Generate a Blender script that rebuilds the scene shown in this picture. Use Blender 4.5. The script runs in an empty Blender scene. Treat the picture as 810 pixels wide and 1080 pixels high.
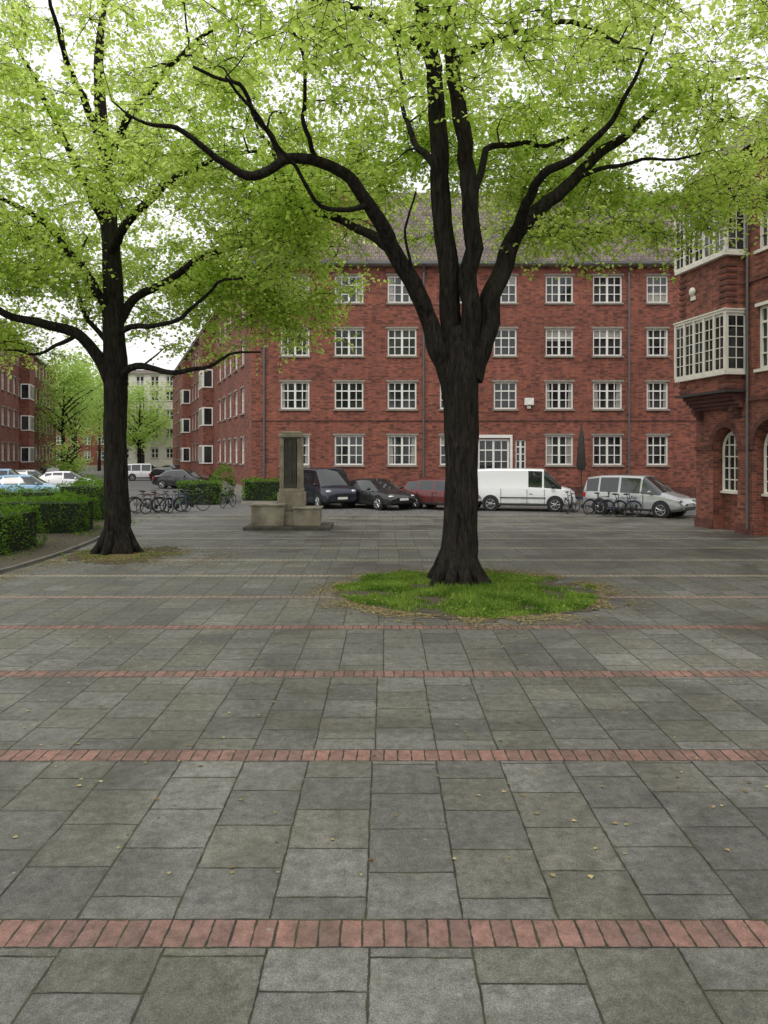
import bpy, math, random
import numpy as np
from mathutils import Vector, noise, Matrix
random.seed(7)
rng = np.random.default_rng(7)
S = bpy.context.scene
COL = S.collection
F = 780.0; H = 2.6
def PX(px, py, Y): return Vector(((px-405)/F*Y, Y, H-(py-480)/F*Y))

# ------------------------------------------------------------ node helper
class NT:
    def __init__(s, name):
        s.mat = bpy.data.materials.new(name); s.mat.use_nodes = True
        s.t = s.mat.node_tree; s.t.nodes.clear()
        s.out = s.t.nodes.new('ShaderNodeOutputMaterial')
    def n(s, typ, **kw):
        nd = s.t.nodes.new(typ)
        for k, v in kw.items(): setattr(nd, k, v)
        return nd
    def set(s, sock, v):
        if isinstance(v, bpy.types.NodeSocket): s.t.links.new(v, sock)
        else:
            if hasattr(sock.default_value, '__len__') and len(sock.default_value) == 4 and len(v) == 3: v = (*v, 1)
            sock.default_value = v
    def m(s, op, a, b=None, c=None):
        nd = s.n('ShaderNodeMath', operation=op)
        s.set(nd.inputs[0], a)
        if b is not None: s.set(nd.inputs[1], b)
        if c is not None: s.set(nd.inputs[2], c)
        return nd.outputs[0]
    def mix(s, f, a, b, mode='MIX'):
        nd = s.n('ShaderNodeMix', data_type='RGBA', blend_type=mode)
        s.set(nd.inputs[0], f); s.set(nd.inputs[6], a); s.set(nd.inputs[7], b)
        return nd.outputs[2]
    def fmix(s, f, a, b):
        nd = s.n('ShaderNodeMix', data_type='FLOAT')
        s.set(nd.inputs[0], f); s.set(nd.inputs[2], a); s.set(nd.inputs[3], b)
        return nd.outputs[0]
    def rng(s, v, a, b, c=0.0, d=1.0, smooth=False):
        nd = s.n('ShaderNodeMapRange')
        if smooth: nd.interpolation_type = 'SMOOTHSTEP'
        s.set(nd.inputs[0], v)
        for i, q in enumerate((a, b, c, d)): nd.inputs[i+1].default_value = q
        return nd.outputs[0]
    def xyz(s, x, y, z=0.0):
        nd = s.n('ShaderNodeCombineXYZ')
        s.set(nd.inputs[0], x); s.set(nd.inputs[1], y); s.set(nd.inputs[2], z)
        return nd.outputs[0]
    def noise(s, vec, scale, detail=4, rough=.55, dist=0.0):
        nd = s.n('ShaderNodeTexNoise')
        if vec is not None: s.t.links.new(vec, nd.inputs['Vector'])
        nd.inputs['Scale'].default_value = scale; nd.inputs['Detail'].default_value = detail
        nd.inputs['Roughness'].default_value = rough; nd.inputs['Distortion'].default_value = dist
        return nd.outputs[0]
    def wn(s, vec):
        nd = s.n('ShaderNodeTexWhiteNoise', noise_dimensions='3D'); s.t.links.new(vec, nd.inputs[0])
        return nd.outputs[0]
    def obj(s):
        if not hasattr(s, '_tc'): s._tc = s.n('ShaderNodeTexCoord')
        return s._tc.outputs['Object']
    def sep(s, v):
        nd = s.n('ShaderNodeSeparateXYZ'); s.t.links.new(v, nd.inputs[0]); return nd.outputs
    def scale(s, v, sc):
        nd = s.n('ShaderNodeVectorMath', operation='MULTIPLY'); s.t.links.new(v, nd.inputs[0]); nd.inputs[1].default_value = sc
        return nd.outputs[0]
    def pbr(s, col, rough=.7, metal=0.0, bump=None, bstr=.3, bdist=.02, coat=0.0, spec=.5):
        p = s.n('ShaderNodeBsdfPrincipled')
        s.set(p.inputs['Base Color'], col); s.set(p.inputs['Roughness'], rough)
        p.inputs['Metallic'].default_value = metal; p.inputs['Coat Weight'].default_value = coat
        p.inputs['Coat Roughness'].default_value = .08
        p.inputs['Specular IOR Level'].default_value = spec
        if bump is not None:
            b = s.n('ShaderNodeBump'); b.inputs['Strength'].default_value = bstr; b.inputs['Distance'].default_value = bdist
            s.t.links.new(bump, b.inputs['Height']); s.t.links.new(b.outputs[0], p.inputs['Normal'])
        s.t.links.new(p.outputs[0], s.out.inputs[0]); return p

def simple(name, col, rough=.6, var=.25, scale=6.0, metal=0., coat=0., bstr=0.15, spec=.5):
    s = NT(name); o = s.obj()
    n1 = s.noise(o, scale, 4); n2 = s.noise(o, scale*9, 2)
    f = s.m('ADD', s.m('MULTIPLY', n1, .7), s.m('MULTIPLY', n2, .3))
    f = s.rng(f, .3, .7)
    a = tuple(c*(1-var) for c in col); b = tuple(min(1, c*(1+var)) for c in col)
    s.pbr(s.mix(f, a, b), rough, metal, n2 if bstr > 0 else None, bstr, .01, coat, spec)
    return s.mat

def brick_mat(name, c1, c2, mortar, bw=.25, bh=.085, weather=.35):
    s = NT(name); o = s.obj(); x, y, z = s.sep(o)
    v = s.xyz(s.m('ADD', x, y), z, 0.0)
    b = s.n('ShaderNodeTexBrick'); s.t.links.new(v, b.inputs['Vector'])
    s.set(b.inputs['Color1'], c1); s.set(b.inputs['Color2'], c2); s.set(b.inputs['Mortar'], mortar)
    b.inputs['Scale'].default_value = 1; b.inputs['Mortar Size'].default_value = .008
    b.inputs['Mortar Smooth'].default_value = .3; b.inputs['Bias'].default_value = 0
    b.inputs['Brick Width'].default_value = bw; b.inputs['Row Height'].default_value = bh
    n1 = s.noise(o, .45, 4, .6); n2 = s.noise(s.scale(o, (3, 3, .35)), 1.2, 4, .65)
    n3 = s.noise(s.scale(o, (1, 1, 3)), 5, 2, .6)
    w = s.m('ADD', s.m('MULTIPLY', n1, .4), s.m('ADD', s.m('MULTIPLY', n2, .35), s.m('MULTIPLY', n3, .25)))
    w = s.rng(w, .34, .66, 1-weather, 1+weather*.7)
    c = s.mix(1.0, b.outputs[0], s.xyz(w, w, w), 'MULTIPLY')
    bi = s.wn(s.xyz(s.m('FLOOR', s.m('DIVIDE', s.m('ADD', x, y), bw)), s.m('FLOOR', s.m('DIVIDE', z, bh)), 1))
    c = s.mix(s.m('MULTIPLY', s.m('GREATER_THAN', bi, .80), .6), c, (.06,.032,.028))
    s.pbr(c, .88, 0, b.outputs[1], -.4, .01, 0, .3)
    return s.mat

# ------------------------------------------------------------ mesh builder
class MB:
    def __init__(s): s.v = []; s.f = []; s.m = []
    def quad(s, pts, m=0):
        i = len(s.v); s.v += [tuple(p) for p in pts]; s.f.append(tuple(range(i, i+len(pts)))); s.m.append(m)
    def box(s, x0, x1, y0, y1, z0, z1, m=0, M=None):
        i = len(s.v)
        P = [(x0,y0,z0),(x1,y0,z0),(x1,y1,z0),(x0,y1,z0),(x0,y0,z1),(x1,y0,z1),(x1,y1,z1),(x0,y1,z1)]
        if M is not None: P = [tuple(M @ Vector(p)) for p in P]
        s.v += P
        for q in ((0,3,2,1),(4,5,6,7),(0,1,5,4),(1,2,6,5),(2,3,7,6),(3,0,4,7)):
            s.f.append(tuple(i+k for k in q)); s.m.append(m)
    def tube(s, pts, rad, n=8, m=0, cap=True, jit=0.0):
        pts = [Vector(p) for p in pts]
        i0 = len(s.v); k = len(pts); u = None
        for j, p in enumerate(pts):
            d = (pts[min(j+1, k-1)] - pts[max(j-1, 0)])
            if d.length < 1e-7: d = Vector((0, 0, 1))
            d.normalize()
            if u is None:
                u = d.cross(Vector((0, 0, 1)) if abs(d.z) < .9 else Vector((1, 0, 0)))
            else: u = u - d*u.dot(d)
            u.normalize(); w = d.cross(u)
            r = rad[j] if hasattr(rad, '__len__') else rad
            for a in range(n):
                t = 2*math.pi*a/n; rr = r
                q = u*math.cos(t)+w*math.sin(t)
                if jit: rr = r*(1+jit*noise.noise((p*1.1+q*1.7))+jit*.5*noise.noise(p*3+q*4))
                s.v.append(tuple(p+q*rr))
        for j in range(k-1):
            for a in range(n):
                b = (a+1) % n
                s.f.append((i0+j*n+a, i0+j*n+b, i0+(j+1)*n+b, i0+(j+1)*n+a)); s.m.append(m)
        if cap:
            s.f.append(tuple(i0+a for a in range(n))[::-1]); s.m.append(m)
            s.f.append(tuple(i0+(k-1)*n+a for a in range(n))); s.m.append(m)
    def ell(s, c, r, m=0, nu=12, nv=8):
        i0 = len(s.v)
        for j in range(nv+1):
            p = math.pi*j/nv
            for a in range(nu):
                t = 2*math.pi*a/nu
                s.v.append((c[0]+r[0]*math.sin(p)*math.cos(t), c[1]+r[1]*math.sin(p)*math.sin(t), c[2]+r[2]*math.cos(p)))
        for j in range(nv):
            for a in range(nu):
                b = (a+1) % nu
                s.f.append((i0+j*nu+a, i0+(j+1)*nu+a, i0+(j+1)*nu+b, i0+j*nu+b)); s.m.append(m)
    def torus(s, c, R, r, axis='y', m=0, n=24, k=6):
        c = Vector(c); pts = []
        i0 = len(s.v)
        for a in range(n):
            t = 2*math.pi*a/n
            for b in range(k):
                q = 2*math.pi*b/k; rr = R+r*math.cos(q)
                s.v.append((c.x+rr*math.cos(t), c.y+r*math.sin(q), c.z+rr*math.sin(t)))
        for a in range(n):
            for b in range(k):
                a2 = (a+1) % n; b2 = (b+1) % k
                s.f.append((i0+a*k+b, i0+a*k+b2, i0+a2*k+b2, i0+a2*k+b)); s.m.append(m)
    def obj(s, name, mats, parent=None, loc=(0,0,0), rz=0, smooth=None, bevel=0):
        me = bpy.data.meshes.new(name); me.from_pydata(s.v, [], s.f); me.update()
        for mt in mats: me.materials.append(mt)
        me.polygons.foreach_set('material_index', s.m)
        o = bpy.data.objects.new(name, me); COL.objects.link(o)
        o.location = loc; o.rotation_euler = (0, 0, rz)
        if parent: o.parent = parent
        if smooth is not None:
            me.polygons.foreach_set('use_smooth', [True]*len(me.polygons))
            try: me.set_sharp_from_angle(angle=math.radians(smooth))
            except Exception: pass
        if bevel:
            b = o.modifiers.new('bevel', 'BEVEL'); b.width = bevel; b.segments = 2; b.limit_method = 'ANGLE'; b.angle_limit = math.radians(35)
        return o
def empty(name, loc=(0,0,0), rz=0):
    e = bpy.data.objects.new(name, None); COL.objects.link(e); e.location = loc; e.rotation_euler = (0, 0, rz); e.empty_display_size = .3
    return e

# ------------------------------------------------------------ materials
M_brick = brick_mat('red_brick', (.325,.094,.058), (.19,.056,.041), (.22,.165,.13), weather=.42)
M_brick2 = brick_mat('brown_brick', (.31,.098,.062), (.17,.053,.040), (.20,.155,.12), weather=.5)
M_brickd = brick_mat('dark_brick', (.16,.058,.044), (.11,.038,.03), (.1,.08,.07))
M_white = simple('white_paint', (.80,.79,.75), .5, .06, 3)
M_cream = simple('cream_paint', (.68,.65,.57), .6, .14, 3)
M_stone = simple('grey_stone', (.26,.24,.20), .85, .3, 4)
M_sand = simple('weathered_sandstone', (.27,.235,.175), .9, .55, 2.5, bstr=.5)
M_sandd = simple('dark_sandstone', (.075,.07,.058), .9, .5, 4, bstr=.5)
M_dark = simple('dark_timber', (.035,.03,.027), .7, .3)
M_zinc = simple('zinc_pipe', (.13,.135,.135), .5, .2, 4, .5)
M_plaster = simple('plaster', (.60,.57,.50), .9, .1, 1)
M_pink = simple('pink_plaster', (.42,.27,.23), .9, .12, 1)

def glass_mat():
    s = NT('window_glass'); o = s.obj()
    n = s.noise(o, .7, 2); f = s.rng(n, .4, .65)
    c = s.mix(f, (.012,.014,.016), (.05,.055,.055))
    s.pbr(c, .06, 0, s.noise(o, 1.3, 1), .05, .02, 0, .6); return s.mat
M_glass = glass_mat()
M_curt = simple('curtain', (.30,.29,.26), .35, .3, 9)

def roof_mat():
    s = NT('roof_tiles'); o = s.obj(); x, y, z = s.sep(o)
    b = s.n('ShaderNodeTexBrick'); s.t.links.new(s.xyz(x, s.m('MULTIPLY', z, 1.25)), b.inputs['Vector'])
    s.set(b.inputs['Color1'], (.185,.145,.12)); s.set(b.inputs['Color2'], (.125,.10,.088)); s.set(b.inputs['Mortar'], (.05,.04,.036))
    b.inputs['Scale'].default_value = 1; b.inputs['Mortar Size'].default_value = .025; b.inputs['Mortar Smooth'].default_value = .6
    b.inputs['Brick Width'].default_value = .24; b.inputs['Row Height'].default_value = .34
    w = s.rng(s.noise(o, .8, 5, .65), .3, .7, .65, 1.35)
    s.pbr(s.mix(1., b.outputs[0], s.xyz(w, w, w), 'MULTIPLY'), .85, 0, b.outputs[1], -.5, .03); return s.mat
M_roof = roof_mat()

def paving():
    s = NT('paving_slabs'); o = s.obj(); x0, y0, z0 = s.sep(o)
    nj = s.noise(o, 3.0, 3, .7)
    jit = s.m('MULTIPLY', s.m('SUBTRACT', nj, .5), .024)
    x = s.m('ADD', x0, jit); y = s.m('ADD', y0, jit)
    P = 2.38; BW = .235; Y0 = 3.90
    t = s.m('SUBTRACT', y, Y0)
    yy = s.m('FLOORED_MODULO', t, P); band = s.m('FLOOR', s.m('DIVIDE', t, P))
    isb = s.m('LESS_THAN', yy, BW)
    bu = s.m('DIVIDE', x, .118); bi = s.m('FLOOR', bu); bf = s.m('FRACT', bu)
    jb = s.m('MULTIPLY', s.m('MINIMUM', bf, s.m('SUBTRACT', 1.0, bf)), .118)
    jb = s.m('MINIMUM', jb, s.m('MINIMUM', yy, s.m('SUBTRACT', BW, yy)))
    off = s.m('MULTIPLY', s.wn(s.xyz(band, 3.3, 0)), .35)
    u = s.m('ADD', s.m('DIVIDE', x, .54), off); col = s.m('FLOOR', u); uf = s.m('FRACT', u)
    ro = s.m('MULTIPLY', s.m('FLOORED_MODULO', col, 2.0), .5)
    ro = s.m('ADD', ro, s.m('MULTIPLY', s.wn(s.xyz(col, 7.7, band)), .16))
    v = s.m('ADD', s.m('DIVIDE', s.m('SUBTRACT', yy, BW), .536), ro); row = s.m('FLOOR', v); vf = s.m('FRACT', v)
    js = s.m('MULTIPLY', s.m('MINIMUM', uf, s.m('SUBTRACT', 1.0, uf)), .54)
    js = s.m('MINIMUM', js, s.m('MULTIPLY', s.m('MINIMUM', vf, s.m('SUBTRACT', 1.0, vf)), .536))
    js = s.m('MINIMUM', js, s.m('MINIMUM', s.m('ABSOLUTE', s.m('SUBTRACT', yy, BW)), s.m('SUBTRACT', P, yy)))
    d = s.fmix(isb, js, jb)
    n9 = s.noise(o, 9, 4, .65)
    jw = s.m('ADD', .0022, s.m('MULTIPLY', s.rng(n9, .35, .68), .0062))
    joint = s.rng(s.m('DIVIDE', d, jw), .6, 1.7, 0, 1, True)
    rnd = s.wn(s.xyz(col, row, band)); rnd2 = s.wn(s.xyz(row, band, col))
    base = s.mix(rnd, (.110,.108,.096), (.166,.162,.144))
    base = s.mix(s.m('MULTIPLY', s.m('GREATER_THAN', rnd2, .65), .35), base, (.128,.122,.084))
    sp = s.noise(o, 170, 2, .8); sp = s.rng(sp, .3, .7, .35, 1.65)
    md = s.rng(s.noise(o, 11, 5, .75), .3, .7, .58, 1.34)
    bgn = s.noise(o, .34, 6, .68, .8)
    bg = s.rng(bgn, .36, .64, .58, 1.25)
    w = s.m('MULTIPLY', s.m('MULTIPLY', sp, md), bg)
    edge = s.rng(d, .0, .05, .78, 1.0, True)
    edge = s.m('MINIMUM', 1.0, s.m('ADD', edge, s.m('MULTIPLY', n9, .25)))
    w = s.m('MULTIPLY', w, edge)
    slab = s.mix(1., base, s.xyz(w, w, w), 'MULTIPLY')
    brnd = s.wn(s.xyz(bi, band, 1.0))
    bc = s.mix(brnd, (.255,.138,.112), (.16,.098,.083))
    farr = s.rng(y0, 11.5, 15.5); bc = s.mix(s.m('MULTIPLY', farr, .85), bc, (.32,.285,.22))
    wb = s.m('MULTIPLY', s.rng(sp, .5, 1.5, .7, 1.25), s.m('MULTIPLY', s.rng(bg, .5, 1.3, .75, 1.2), md))
    bc = s.mix(1., bc, s.xyz(wb, wb, wb), 'MULTIPLY')
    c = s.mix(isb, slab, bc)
    al = s.m('MULTIPLY', s.rng(s.noise(o, 1.7, 5, .72), .50, .70), .38)
    c = s.mix(al, c, (.064,.066,.044))
    li = s.m('MULTIPLY', s.rng(s.noise(o, 5.3, 6, .8), .58, .72), .35)
    c = s.mix(li, c, (.23,.225,.198))
    moss = s.mix(s.rng(nj, .4, .6), (.018,.017,.014), (.040,.046,.018))
    c = s.mix(joint, moss, c)
    g = s.n('ShaderNodeTexVoronoi'); g.inputs['Scale'].default_value = 3.1; s.t.links.new(o, g.inputs['Vector'])
    gm = s.m('MULTIPLY', s.m('LESS_THAN', g.outputs['Distance'], .04), .45)
    c = s.mix(gm, c, (.28,.28,.25))
    h = s.m('ADD', s.m('MULTIPLY', joint, 1.0), s.m('ADD', s.m('MULTIPLY', sp, .16), s.m('MULTIPLY', rnd, .35)))
    rough = s.rng(bgn, .36, .64, .45, .85)
    s.pbr(c, rough, 0, h, .6, .008, 0, .4); return s.mat
M_pave = paving()

def asphalt():
    s = NT('asphalt'); o = s.obj()
    sp = s.noise(o, 60, 2, .7); bg = s.noise(o, .3, 4)
    f = s.m('ADD', s.m('MULTIPLY', sp, .4), s.m('MULTIPLY', bg, .6))
    s.pbr(s.mix(s.rng(f, .3, .7), (.085,.083,.08), (.15,.147,.138)), .85, 0, sp, .3, .01); return s.mat
M_asph = asphalt()
def cobble():
    s = NT('cobblestone'); o = s.obj()
    v = s.n('ShaderNodeTexVoronoi'); v.inputs['Scale'].default_value = 7; s.t.links.new(o, v.inputs['Vector'])
    c = s.mix(v.outputs['Distance'], (.20,.19,.18), (.05,.048,.045))
    s.pbr(c, .8, 0, v.outputs['Distance'], -.5, .02); return s.mat
M_cob = cobble()
def soil():
    s = NT('soil'); o = s.obj()
    n = s.noise(o, 12, 5, .75); n2 = s.noise(o, 1.1, 3)
    c = s.mix(s.rng(n, .3, .7), (.030,.023,.016), (.125,.096,.062))
    c = s.mix(s.m('MULTIPLY', s.rng(n2, .5, .7), .6), c, (.045,.052,.022))
    s.pbr(c, .95, 0, n, .8, .03); return s.mat
M_soil = soil()
def bark():
    s = NT('bark'); o = s.obj()
    n = s.noise(s.scale(o, (9, 9, 1.6)), 1.6, 5, .7, .8); n2 = s.noise(o, 1.4, 3)
    c = s.mix(s.rng(n, .36, .66), (.006,.0055,.005), (.046,.038,.031))
    c = s.mix(s.m('MULTIPLY', s.rng(n2, .5, .75), .35), c, (.036,.04,.022))
    s.pbr(c, .95, 0, n, 1.0, .10, 0, .15); return s.mat
M_bark = bark()

def leafmat(name, lo, hi, tlo, thi, tf=.5):
    s = NT(name)
    a = s.n('ShaderNodeAttribute', attribute_name='rnd'); f = a.outputs['Fac']
    d = s.n('ShaderNodeBsdfDiffuse'); s.t.links.new(s.mix(f, lo, hi), d.inputs[0])
    t = s.n('ShaderNodeBsdfTranslucent'); s.t.links.new(s.mix(f, tlo, thi), t.inputs[0])
    m1 = s.n('ShaderNodeMixShader'); m1.inputs[0].default_value = tf
    s.t.links.new(d.outputs[0], m1.inputs[1]); s.t.links.new(t.outputs[0], m1.inputs[2])
    s.t.links.new(m1.outputs[0], s.out.inputs[0]); return s.mat
M_leaf = leafmat('spring_leaf', (.26,.39,.045), (.50,.64,.16), (.58,.80,.10), (.88,.97,.36), .64)
M_hleaf = leafmat('hedge_leaf', (.05,.12,.018), (.17,.30,.045), (.08,.18,.01), (.2,.36,.04), .3)
M_grass = leafmat('grass_blade', (.07,.14,.02), (.24,.35,.065), (.12,.24,.02), (.32,.45,.08), .35)
M_fleaf = leafmat('distant_leaf', (.22,.34,.07), (.40,.54,.15), (.45,.65,.12), (.65,.85,.26), .5)
M_litter = leafmat('litter_leaf', (.13,.085,.04), (.44,.38,.19), (.1,.08,.03), (.3,.3,.1), .1)
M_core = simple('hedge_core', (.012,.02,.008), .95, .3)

def leaves(name, C, size, mat, parent=None, up=.6, droop=.0, flat=False, aspect=.42, shade=None):
    C = np.asarray(C, dtype=np.float32); N = len(C)
    n = rng.normal(size=(N, 3)); n[:, 2] = np.abs(n[:, 2]) + up
    if flat: n[:, :2] *= .15
    n /= np.linalg.norm(n, axis=1)[:, None]
    q = rng.normal(size=(N, 3)); q[:, 2] -= droop
    d = q - n*(q*n).sum(1)[:, None]; d /= np.linalg.norm(d, axis=1)[:, None]+1e-9
    sd = np.cross(n, d)
    L = (size*rng.uniform(.55, 1.25, N))[:, None]
    V = np.empty((N, 4, 3), np.float32)
    V[:, 0] = C; V[:, 1] = C+d*L*.42+sd*L*aspect+n*L*.1
    V[:, 2] = C+d*L; V[:, 3] = C+d*L*.42-sd*L*aspect+n*L*.1
    me = bpy.data.meshes.new(name)
    me.vertices.add(4*N); me.vertices.foreach_set('co', V.reshape(-1))
    idx = (np.arange(N)[:, None]*4 + np.array([0, 1, 2, 0, 2, 3])[None]).astype(np.int32).reshape(-1)
    me.loops.add(6*N); me.loops.foreach_set('vertex_index', idx)
    me.polygons.add(2*N); me.polygons.foreach_set('loop_start', np.arange(0, 6*N, 3, dtype=np.int32))
    me.update(calc_edges=True)
    r = rng.uniform(0, 1, N)
    if shade is not None: r = np.clip(.55*r+.45*shade, 0, 1)
    at = me.attributes.new('rnd', 'FLOAT', 'POINT'); at.data.foreach_set('value', np.repeat(r, 4).astype(np.float32))
    me.materials.append(mat)
    o = bpy.data.objects.new(name, me); COL.objects.link(o)
    if parent: o.parent = parent
    return o

# ------------------------------------------------------------ ground
g = MB(); g.quad([(-600,-200,0),(600,-200,0),(600,900,0),(-600,900,0)]); g.obj('ground', [M_asph])
kerbline = [(-9.5,-12),(-8.9,6),(-8.5,14),(-8.35,18.5),(-8.7,22.5),(-9.4,27),(-10.6,31)]
g = MB(); pts = [(x, y, .004) for x, y in kerbline] + [(-6,31.6,.004),(40,31.6,.004),(40,-12,.004)]
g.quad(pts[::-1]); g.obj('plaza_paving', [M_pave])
g = MB(); g.quad([(-7.0,31.6,.006),(40,31.6,.006),(40,39.3,.006),(-7.0,39.3,.006)]); g.obj('parking_strip', [M_cob])
g = MB()
x = -10.4
while x < 36:
    g.box(x, x+.98, 31.6, 31.78, 0, .03+random.random()*.006); x += 1.0
g.obj('plaza_edge_kerb', [M_stone])
g = MB(); g.box(-7.6, 40, 39.5, 43.2, 0, .12); g.obj('building_pavement', [M_asph])
g = MB(); x = -7.6
while x < 38: g.box(x, x+.98, 39.3, 39.5, 0, .125); x += 1.0
g.obj('pavement_kerb', [M_stone])
def smooth_line(P, n=8):
    P = [Vector(p) for p in P]; out = []
    for i in range(len(P)-1):
        p0 = P[max(i-1, 0)]; p1 = P[i]; p2 = P[i+1]; p3 = P[min(i+2, len(P)-1)]
        for k in range(n):
            t = k/n
            out.append(.5*((2*p1)+(p2-p0)*t+(2*p0-5*p1+4*p2-p3)*t*t+(3*p1-p0-3*p2+p3)*t**3))
    out.append(P[-1]); return out
kl = smooth_line([(x, y, 0) for x, y in kerbline], 6)
g = MB()
for a, b in zip(kl[:-1], kl[1:]):
    d = (b-a); L = d.length; ns = max(1, round(L/.9)); d.normalize(); nrm = Vector((-d.y, d.x, 0))
    for k in range(ns):
        p = a+d*(L*k/ns); q = a+d*(L*(k+1)/ns-.01); h = .08+random.random()*.012
        A = [p-nrm*.0, q-nrm*.0, q+nrm*.10, p+nrm*.10]
        i = len(g.v)
        g.v += [(w.x, w.y, 0) for w in A]+[(w.x, w.y, h) for w in A]
        for f in ((4,5,6,7),(0,1,5,4),(1,2,6,5),(2,3,7,6),(3,0,4,7)): g.f.append(tuple(i+z for z in f)); g.m.append(0)
M_kerb = simple('kerb_stone', (.16,.15,.13), .9, .4, 3)
g.obj('bed_kerb', [M_kerb])
g = MB(); nl = []
for i, a in enumerate(kl): nl.append((a.x-.09, a.y, .06))
g.quad([*nl, (-17, 31, .06), (-17, -12, .06)]); g.obj('planting_bed', [M_soil])
def blob(cx, cy, rx, ry, z, n=160, amp=.12, seed=0):
    out = []
    for i in range(n):
        t = 2*math.pi*i/n; c, sn = math.cos(t), math.sin(t)
        k = 1+amp*noise.noise((c*1.5+seed, sn*1.5, seed))+amp*.6*noise.noise((c*6+seed, sn*6, seed+3))+amp*.6*noise.noise((c*15, sn*15, seed+5))
        out.append((cx+rx*k*c, cy+ry*k*sn, z))
    return out
g = MB(); g.quad(blob(-6.7, 19.3, 1.45, 1.35, .012, seed=4, amp=.5)); g.obj('tree_pit_soil', [M_soil])
g = MB(); g.quad(blob(1.63, 14.1, 2.42, 2.35, .012, seed=1, amp=.22)); g.obj('grass_patch_soil', [M_soil])

# grass blades
N = 36000
th = rng.uniform(0, 2*np.pi, N*3); rr = np.sqrt(rng.uniform(0, 1.1, N*3))
gx = rr*np.cos(th); gy = rr*np.sin(th); keep = []
for i in range(N*3):
    t = th[i]
    R = .93+.16*noise.noise((math.cos(t)*2.2, math.sin(t)*2.2, 4.4))+.12*noise.noise((gx[i]*5, gy[i]*5, 2))
    nz = .5+1.1*noise.noise((gx[i]*3.2, gy[i]*3.2, 1.3))+.5*noise.noise((gx[i]*9, gy[i]*9, 1.3))
    tx = gx[i]*2.62+1.63-1.5; ty = gy[i]*2.5+14.1-15
    if rr[i] < R and nz > random.random()*.75-.1+max(0, rr[i]-R+.2)*2.4 and math.hypot(tx, ty) > .40+.12*random.random(): keep.append(i)
keep = np.array(keep[:N]); N = len(keep)
bx = 1.63+gx[keep]*2.68; by = 14.1+gy[keep]*2.5
hh = rng.uniform(.03, .13, N)*(1.15-.65*rr[keep])
a = rng.uniform(0, 2*np.pi, N); lean = rng.uniform(0, .8, N); w = rng.uniform(.006, .013, N)
V = np.empty((N, 3, 3), np.float32)
V[:, 0] = np.stack([bx-np.sin(a)*w, by+np.cos(a)*w, np.full(N, .01)], 1)
V[:, 1] = np.stack([bx+np.sin(a)*w, by-np.cos(a)*w, np.full(N, .01)], 1)
V[:, 2] = np.stack([bx+np.cos(a)*lean*hh, by+np.sin(a)*lean*hh, .01+hh], 1)
me = bpy.data.meshes.new('grass'); me.vertices.add(3*N); me.vertices.foreach_set('co', V.reshape(-1))
me.loops.add(3*N); me.loops.foreach_set('vertex_index', np.arange(3*N, dtype=np.int32))
me.polygons.add(N); me.polygons.foreach_set('loop_start', np.arange(0, 3*N, 3, dtype=np.int32)); me.update(calc_edges=True)
cl = np.array([noise.noise((float(p)*1.8, float(q)*1.8, 9)) for p, q in zip(bx, by)])
at = me.attributes.new('rnd', 'FLOAT', 'POINT'); at.data.foreach_set('value', np.repeat(np.clip(.55+cl*1.1+rng.uniform(-.4, .4, N), 0, 1), 3).astype(np.float32))
me.materials.append(M_grass); o = bpy.data.objects.new('grass_patch', me); COL.objects.link(o)
ii = rng.choice(N, 3500); C = np.stack([bx[ii], by[ii], rng.uniform(.02, .08, 3500)], 1)
leaves('ground_weeds', C, .05, M_grass, up=1.0)
# litter
def clump(C, sc, thr, seed):
    k = np.array([noise.noise((float(p[0])*sc, float(p[1])*sc, seed))+.5*noise.noise((float(p[0])*sc*3, float(p[1])*sc*3, seed)) for p in C])
    return C[k > thr+rng.uniform(-.25, .25, len(C))]
M1 = 17000; th = rng.uniform(0, 2*np.pi, M1); r2 = 2.25+np.abs(rng.normal(0, .34, M1))
C1 = np.stack([1.63+r2*np.cos(th)*1.05, 14.1+r2*np.sin(th), np.full(M1, .016)], 1); C1 = clump(C1, 1.6, -.08, 2.)
M2 = 17000; th = rng.uniform(0, 2*np.pi, M2); r2 = np.abs(rng.normal(0, 1.3, M2))
C2 = np.stack([-6.6+1.45*r2*np.cos(th), 19.0+r2*np.sin(th), np.full(M2, .018)], 1); C2 = clump(C2, 1.1, -.1, 5.); C2 = C2[C2[:, 0] > -8.3]
C3 = np.stack([rng.uniform(-8.3, 11, 2200), rng.uniform(4.5, 30, 2200), np.full(2200, .010)], 1)
C4 = np.stack([rng.normal(-9.2, .9, 4000), rng.uniform(8, 30, 4000), np.full(4000, .07)], 1); C4 = C4[C4[:, 0] < -9]
C5 = np.stack([-8.2+np.abs(rng.normal(0, .3, 2500)), rng.uniform(12, 24, 2500), np.full(2500, .012)], 1)
leaves('leaf_litter', np.concatenate([C1, C2, C3, C4, C5]), .04, M_litter, up=2.0, flat=True)
C = np.stack([rng.uniform(-13, -8.9, 5000), rng.uniform(10, 31, 5000), rng.uniform(.07, .14, 5000)], 1)
msk = np.array([noise.noise((float(p[0])*.9, float(p[1])*.9, 3)) > .05 for p in C]); leaves('ground_ivy', C[msk], .07, M_hleaf, up=1.)
M6 = 1800; th = rng.uniform(0, 2*np.pi, M6); r2 = .45+np.abs(rng.normal(0, .6, M6))
C6 = np.stack([-6.9+1.2*r2*np.cos(th), 19.3+r2*np.sin(th), rng.uniform(.015, .05, M6)], 1); leaves('low_weeds', clump(C6, 2.2, .15, 8.), .05, M_grass, up=.6)

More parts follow.
